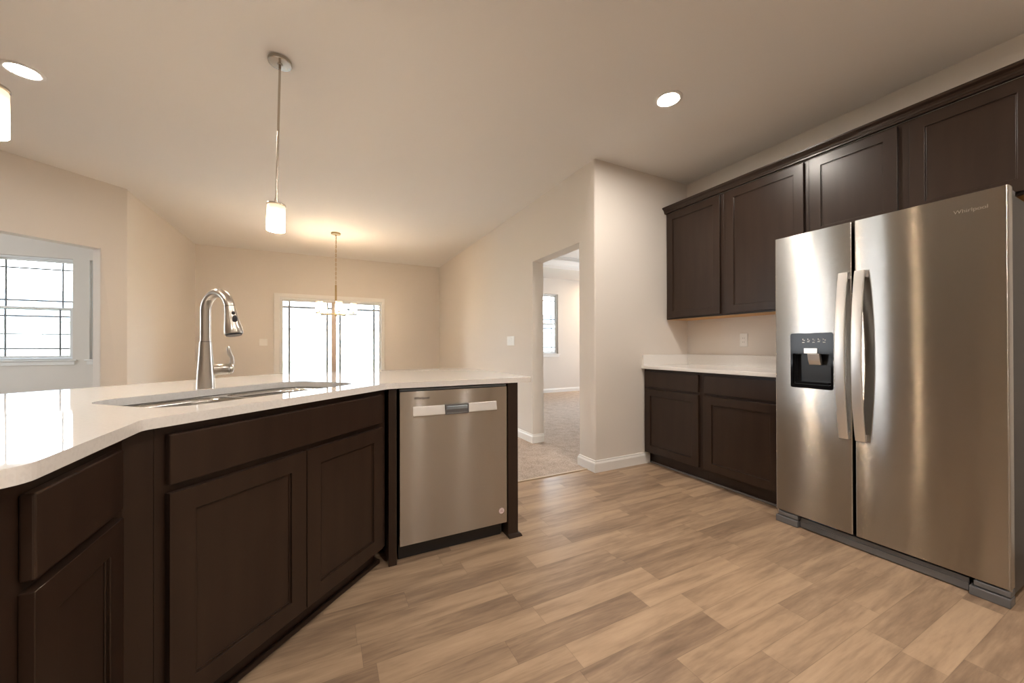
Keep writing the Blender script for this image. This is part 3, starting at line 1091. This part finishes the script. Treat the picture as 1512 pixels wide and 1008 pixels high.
def fridge_door(name, x0, x1, hole=None):
    # plan outline with rounded front edges, extruded up; elevation opening cut for the dispenser
    bm = bmesh.new()
    if hole is None:
        bm = prism(rrect(x0, x1, 0.0, 0.060, 0.007, 5), Z0, Z1)
    else:
        hx0, hx1, hz0, hz1 = hole
        outer = [(x0 + 0.006, Z0), (x1 - 0.006, Z0), (x1 - 0.006, Z1), (x0 + 0.006, Z1)]
        bm = prism(outer, 0.0, 0.060, axis='y', holes=[rrect(hx0, hx1, hz0, hz1, 0.012, 5)])
        for xa, sg in ((x0 + 0.006, -1), (x1 - 0.006, 1)):   # rounded edge strips
            ar = [(xa, 0.0)] + [(xa + sg * 0.006 * math.sin(math.radians(q)), 0.006 - 0.006 * math.cos(math.radians(q))) for q in (18, 36, 54, 72, 90)] + [(xa + sg * 0.006, 0.060), (xa, 0.060)]
            p2 = prism(ar, Z0, Z1)
            mt = bpy.data.meshes.new('t')
            p2.to_mesh(mt)
            p2.free()
            bm.from_mesh(mt)
    return obj(name, bm, STEEL, fg, smooth=True, angle=0.6)


HX = (0.086, 0.303, 0.846, 1.172)
dl = fridge_door('freezer_door', 0.0, g0, HX)
dr = fridge_door('fridge_door', g1, FW)
# dispenser
dp_ = obj('dispenser', prism(rrect(HX[0] + 0.0005, HX[1] - 0.0005, HX[2] + 0.0005, HX[3] - 0.0005, 0.0115, 5), -0.0015, 0.012, axis='y',
                             holes=[rrect(HX[0] + 0.012, HX[1] - 0.012, HX[2] + 0.022, 1.052, 0.008, 4)]), GLOSSBLACK, dl, smooth=True, angle=0.5)
dp_['label'] = 'glossy black ice and water dispenser'
x0, x1, z0, z1 = HX[0] + 0.013, HX[1] - 0.013, HX[2] + 0.023, 1.051
obj('cavity', boxes((x0, x1, 0.050, 0.055, z0, z1), (x0, x0 + 0.004, 0.013, 0.050, z0, z1), (x1 - 0.004, x1, 0.013, 0.050, z0, z1),
                    (x0 + 0.004, x1 - 0.004, 0.013, 0.050, z1 - 0.004, z1), (x0 + 0.004, x1 - 0.004, 0.013, 0.050, z0, z0 + 0.004)), BLACK, dp_)
obj('tray', boxes((x0 + 0.01, x1 - 0.01, 0.002, 0.045, z0 + 0.0045, z0 + 0.016)), GLOSSBLACK, dp_, bevel=0.002)
obj('ice_chute', prism([(0.160, 1.052), (0.228, 1.052), (0.228, 1.082), (0.160, 1.082)], -0.006, -0.002, axis='y'), SILVERBAR, dp_, bevel=0.001)
pdl = prism([(-0.004, 1.050), (0.018, 1.050), (0.030, 1.010), (0.030, 0.985), (0.018, 0.985), (0.004, 1.012)], 0.176, 0.236, axis='x')
obj('paddle', pdl, SILVERBAR, dp_, bevel=0.002)
ic = bmesh.new()
for k in range(5):
    xx = 0.150 + 0.026 * k
    B(ic, xx, xx + 0.012, -0.0025, -0.0017, 1.115 + 0.004 * (k % 2), 1.119 + 0.004 * (k % 2))
    B(ic, xx + 0.002, xx + 0.005, -0.0025, -0.0017, 1.130, 1.139)
    B(ic, xx + 0.007, xx + 0.014, -0.0025, -0.0017, 1.128, 1.1305)
obj('control_icons', ic, ICON, dp_)


# bowed handles
def fridge_handle(parent, xc, label):
    za, zb = 0.592, 1.494
    bm = bmesh.new()
    rings = []
    n = 36
    hw = 0.0215
    for i in range(n + 1):
        s = i / n
        z = za + (zb - za) * s
        bow = 0.026 + 0.046 * math.sin(math.pi * s) ** 0.8 if 0 < s < 1 else 0.026
        th = 0.012
        # cross-section: soft rectangle, front face slightly crowned
        sec = [(-hw, th), (-hw, 0.003), (-hw + 0.003, 0.0), (0, -0.0015), (hw - 0.003, 0.0), (hw, 0.003), (hw, th)]
        rings.append([bm.verts.new((xc + a, -bow + b_, z)) for a, b_ in sec])
    for p, q in zip(rings, rings[1:]):
        for j in range(len(p)):
            k = (j + 1) % len(p)
            bm.faces.new((p[j], p[k], q[k], q[j]))
    bm.faces.new(rings[0])
    bm.faces.new(list(reversed(rings[-1])))
    for z in (za + 0.0, zb - 0.035):
        B(bm, xc - hw + 0.002, xc + hw - 0.002, -0.020, -0.0005, z, z + 0.035)
    o = obj('handle', bm, SILVERBAR, parent, smooth=True, angle=0.5)
    return o


fridge_handle(dl, 0.357, None)
fridge_handle(dr, 0.428, None)
text_mesh('logo', 'Whirlpool', 0.024, LOGO, dr, (0.806, -0.0008, 1.694), (math.radians(90), 0, 0), 0.0012)
# case, grille, hinge covers, feet
obj('case', boxes((0.006, FW - 0.006, 0.075, 0.715, 0.03, 1.745)), CASE, fg, bevel=0.004)
obj('gasket', boxes((0.016, g0 - 0.008, 0.0605, 0.0745, Z0 + 0.01, Z1 - 0.03), (g1 + 0.008, FW - 0.016, 0.0605, 0.0745, Z0 + 0.01, Z1 - 0.03)), BLACK, fg)
for xa in (0.01, FW - 0.09):
    obj('hinge_cover', boxes((xa, xa + 0.08, 0.062, 0.16, 1.7455, 1.772)), GREYP, fg, bevel=0.006)
gr = boxes((0.127, 0.790, 0.022, 0.030, 0.006, 0.060), (0.127, 0.790, 0.014, 0.022, 0.006, 0.040))
for k in range(5):
    B(gr, 0.16, 0.30, 0.009, 0.0135, 0.012 + 0.0052 * k, 0.0145 + 0.0052 * k)
obj('base_grille', gr, GREYP, fg, bevel=0.001)
for xa, xb in ((0.0, 0.122), (0.795, FW)):
    fc = obj('foot_cover', boxes((xa, xb, -0.006, 0.06, 0.0, 0.040), (xa + 0.012, xb, 0.0, 0.058, 0.0435, 0.068)), GREYP, fg, bevel=0.004)
    bx = xa + 0.01 if xa < 0.1 else xb - 0.022
obj('hinge_pin', lathe([(0.008, 0.0), (0.008, 0.022), (0.004, 0.024)], (0.006, 0.02, 0.05), 14), LOGO, fg)
obj('hinge_pin', lathe([(0.008, 0.0), (0.008, 0.022), (0.004, 0.024)], (FW - 0.008, 0.02, 0.05), 14), LOGO, fg)
o = obj('protective_film', boxes((0.17, 0.31, 0.008, 0.050, 0.0705, 0.0715)), BLUE, fg)
o['label'] = 'thin blue film strip under the left door'


# ------------------------------------------------------------------ lights
def pendant(x, y, label, lean=0.0):
    t = thing('pendant_light', label, 'pendant light', (x, y, H), 0, 'glass cylinder pendants over the island')
    obj('canopy', lathe([(0.058, -0.0005), (0.060, -0.004), (0.060, -0.020), (0.057, -0.023), (0.014, -0.024), (0.012, -0.030)], (0, 0, 0), 40), NICKELW, t, smooth=True, angle=0.5)
    rot = Matrix.Rotation(lean, 4, Vector((0.4533, 0.8913, 0)))   # the rod hangs a touch out of plumb
    parts = [obj('rod', lathe([(0.0062, -0.026), (0.0062, -0.400), (0.0072, -0.402), (0.0072, -0.410), (0.0062, -0.412), (0.0062, -0.790), (0.010, -0.795), (0.010, -0.824)], (0, 0, 0), 16), NICKELW, t, smooth=True, angle=0.5),
             obj('socket_cap', lathe([(0.010, -0.8245), (0.047, -0.825), (0.048, -0.828), (0.048, -0.833), (0.010, -0.8335)], (0, 0, 0), 40), NICKELW, t, smooth=True, angle=0.5),
             obj('glass_shade', lathe([(0.012, -0.835), (0.0435, -0.835), (0.0455, -0.839), (0.0455, -0.977), (0.0435, -0.979), (0.042, -0.977), (0.042, -0.842), (0.012, -0.840)], (0, 0, 0), 40, caps=False), PSHADE, t, smooth=True, angle=0.6)]
    bb = bmesh.new()
    bmesh.ops.create_uvsphere(bb, u_segments=20, v_segments=12, radius=0.024)
    bmesh.ops.translate(bb, vec=(0, 0, -0.940), verts=bb.verts)
    lathe([(0.012, -0.843), (0.012, -0.900), (0.016, -0.921)], (0, 0, 0), 16, bb, caps=False)
    parts.append(obj('bulb', bb, LENS, t, smooth=True))
    for p in parts:
        p.matrix_local = rot
    return t


PSHADE = mat_shade('pendant_glass', PENDANT_STRENGTH, -0.955, -0.835)
pendant(-0.230, 2.520, 'nickel rod pendant with lit white cylinder glass above the faucet area', 0.026)
pendant(-0.940, 1.780, 'lit cylinder glass pendant cut off by the left edge of the photo')


def can_light(x, y, label, lens=None):
    t = thing('recessed_light', label, 'recessed light', (x, y, H), 0, 'round recessed ceiling lights')
    obj('trim_ring', lathe([(0.088, -0.0003), (0.088, -0.004), (0.082, -0.0075), (0.070, -0.008), (0.064, -0.0045), (0.064, -0.0003)], (0, 0, 0), 40, caps=False), TRIM, t, smooth=True, angle=0.6)
    obj('lens', lathe([(0.0635, -0.001), (0.0635, -0.0042), (0.040, -0.0062), (0.004, -0.0068)], (0, 0, 0), 40), lens or LENS, t, smooth=True)
    return t


can_light(2.035, 1.752, 'round lit recessed ceiling light in front of the dark wall cabinets')
can_light(-1.598, 3.298, 'round lit recessed ceiling light at the upper left above the island')
# unseen fill lights added for brightness and dishwasher reflections, outside the frame
can_light(0.70, -0.05, 'unseen recessed fill light added over the middle of the kitchen floor')
can_light(1.72, -0.05, 'unseen recessed fill light added in front of the refrigerator')
can_light(-0.60, -0.60, 'unseen recessed fill light added behind the left end of the island')

can_light(6.35, 7.10, 'unseen recessed fill light added in the bedroom corner', mat_lit('bedroom_fill_lens', WARM, 700.0))  # added unseen lamp, throws a warm glow on the bedroom wall
can_light(-4.2, 6.0, 'unseen recessed fill light added in the room left of the dining room', mat_lit('sunroom_fill_lens', (0.85, 1.0, 0.95), 40.0))  # added unseen lamp, lifts and tints the left room
# chandelier
chx, chy = 0.138, 5.975
ch = thing('chandelier', 'five-light brass-toned nickel chandelier hanging in front of the patio door', 'chandelier', (chx, chy, H))
BRASSN = simple('chandelier_metal', (0.50, 0.36, 0.18), 0.35, 1.0, bump=(200, 0.03, 0.0005))
obj('canopy', lathe([(0.062, -0.0005), (0.064, -0.006), (0.062, -0.022), (0.012, -0.028), (0.010, -0.04)], (0, 0, 0), 36), BRASSN, ch, smooth=True, angle=0.5)
links_ = bmesh.new()
z = -0.045
k = 0
while z > -0.735:
    pts_ = []
    for i in range(13):
        th = 2 * math.pi * i / 12
        a, b_ = 0.0085 * math.cos(th), 0.021 * math.sin(th)
        pts_.append((a, 0, z - 0.018 + b_) if k % 2 == 0 else (0, a, z - 0.018 + b_))
    tube(pts_, 0.0022, 6, links_)
    z -= 0.0325
    k += 1
obj('chain', links_, BRASSN, ch, smooth=True)
obj('cord', tube([(0.004, 0.0, -0.04), (0.0, 0.004, -0.4), (0.0, 0.0, -0.75)], 0.0022, 8), BRASSN, ch)
zh = -1.165
obj('stem', lathe([(0.004, -0.745), (0.012, -0.750), (0.0125, zh + 0.02), (0.019, zh + 0.015), (0.019, zh - 0.02), (0.010, zh - 0.03), (0.003, zh - 0.042)], (0, 0, 0), 24), BRASSN, ch, smooth=True, angle=0.5)
CSHADE = mat_shade('chandelier_glass', CHANDELIER_STRENGTH, 0.04, 0.16)
for k in range(5):
    th = math.radians(62 + 72 * k)
    ax, ay = math.cos(th), math.sin(th)
    r_ = 0.232
    am = tube([(ax * 0.018, ay * 0.018, zh), (ax * 0.1, ay * 0.1, zh - 0.002), (ax * 0.28, ay * 0.28, zh)], 0.010, 10)
    ao = obj('arm', am, BRASSN, ch, smooth=True, angle=0.9)
    cup = obj('cup', lathe([(0.006, 0.003), (0.006, 0.016), (0.030, 0.020), (0.047, 0.022), (0.047, 0.030), (0.008, 0.030)], (0, 0, 0), 24), BRASSN, ao, smooth=True, angle=0.5)
    cup.location = (ax * r_, ay * r_, zh)
    sh = lathe([(0.010, 0.031), (0.042, 0.031), (0.045, 0.036), (0.045, 0.160), (0.042, 0.160), (0.042, 0.038), (0.010, 0.035)], (0, 0, 0), 28, caps=False)
    so = obj('glass_shade', sh, CSHADE, ch, smooth=True, angle=0.6)
    so.location = (ax * r_, ay * r_, zh)


# ------------------------------------------------------------------ wall plates
def plate(name, label, cat, loc, rz, n, kind):
    w = 0.070 + 0.046 * (n - 1)
    t = thing(name, label, cat, loc, rz)
    obj('cover_plate', boxes((-w / 2, w / 2, -0.006, -0.0006, -0.058, 0.058)), PLATE, t, bevel=0.003)
    for k in range(n):
        cx = (k - (n - 1) / 2) * 0.046
        if kind == 'switch':
            obj('rocker', prism([(-0.0095, 0.033), (-0.0065, -0.033), (-0.006, -0.033), (-0.006, 0.033)], cx - 0.0165, cx + 0.0165, axis='x'), PLATE, t, bevel=0.001)
        else:
            o = obj('receptacle', boxes((cx - 0.0165, cx + 0.0165, -0.0085, -0.006, -0.033, 0.033)), PLATE, t, bevel=0.002)
            sb = []
            for zc in (-0.018, 0.016):
                sb += [(cx - 0.008, cx - 0.006, -0.0088, -0.0083, zc - 0.004, zc + 0.005), (cx + 0.006, cx + 0.008, -0.0088, -0.0083, zc - 0.004, zc + 0.005)]
            obj('slots', boxes(*sb[:2]), SLOT, o)
            obj('slots', boxes(*sb[2:]), SLOT, o)
    return t


plate('switch_plate', 'white four-gang switch plate on the hall wall left of the doorway', 'light switch', (XR, 4.262, 1.172), R90, 4, 'switch')
plate('switch_plate', 'white two-gang switch plate on the dining wall left of the patio door', 'light switch', (-0.934, YE, 1.185), 0, 2, 'switch')
plate('wall_outlet', 'white electrical outlet above the far countertop', 'outlet', (XK, 2.026, 1.150), R90, 1, 'outlet')
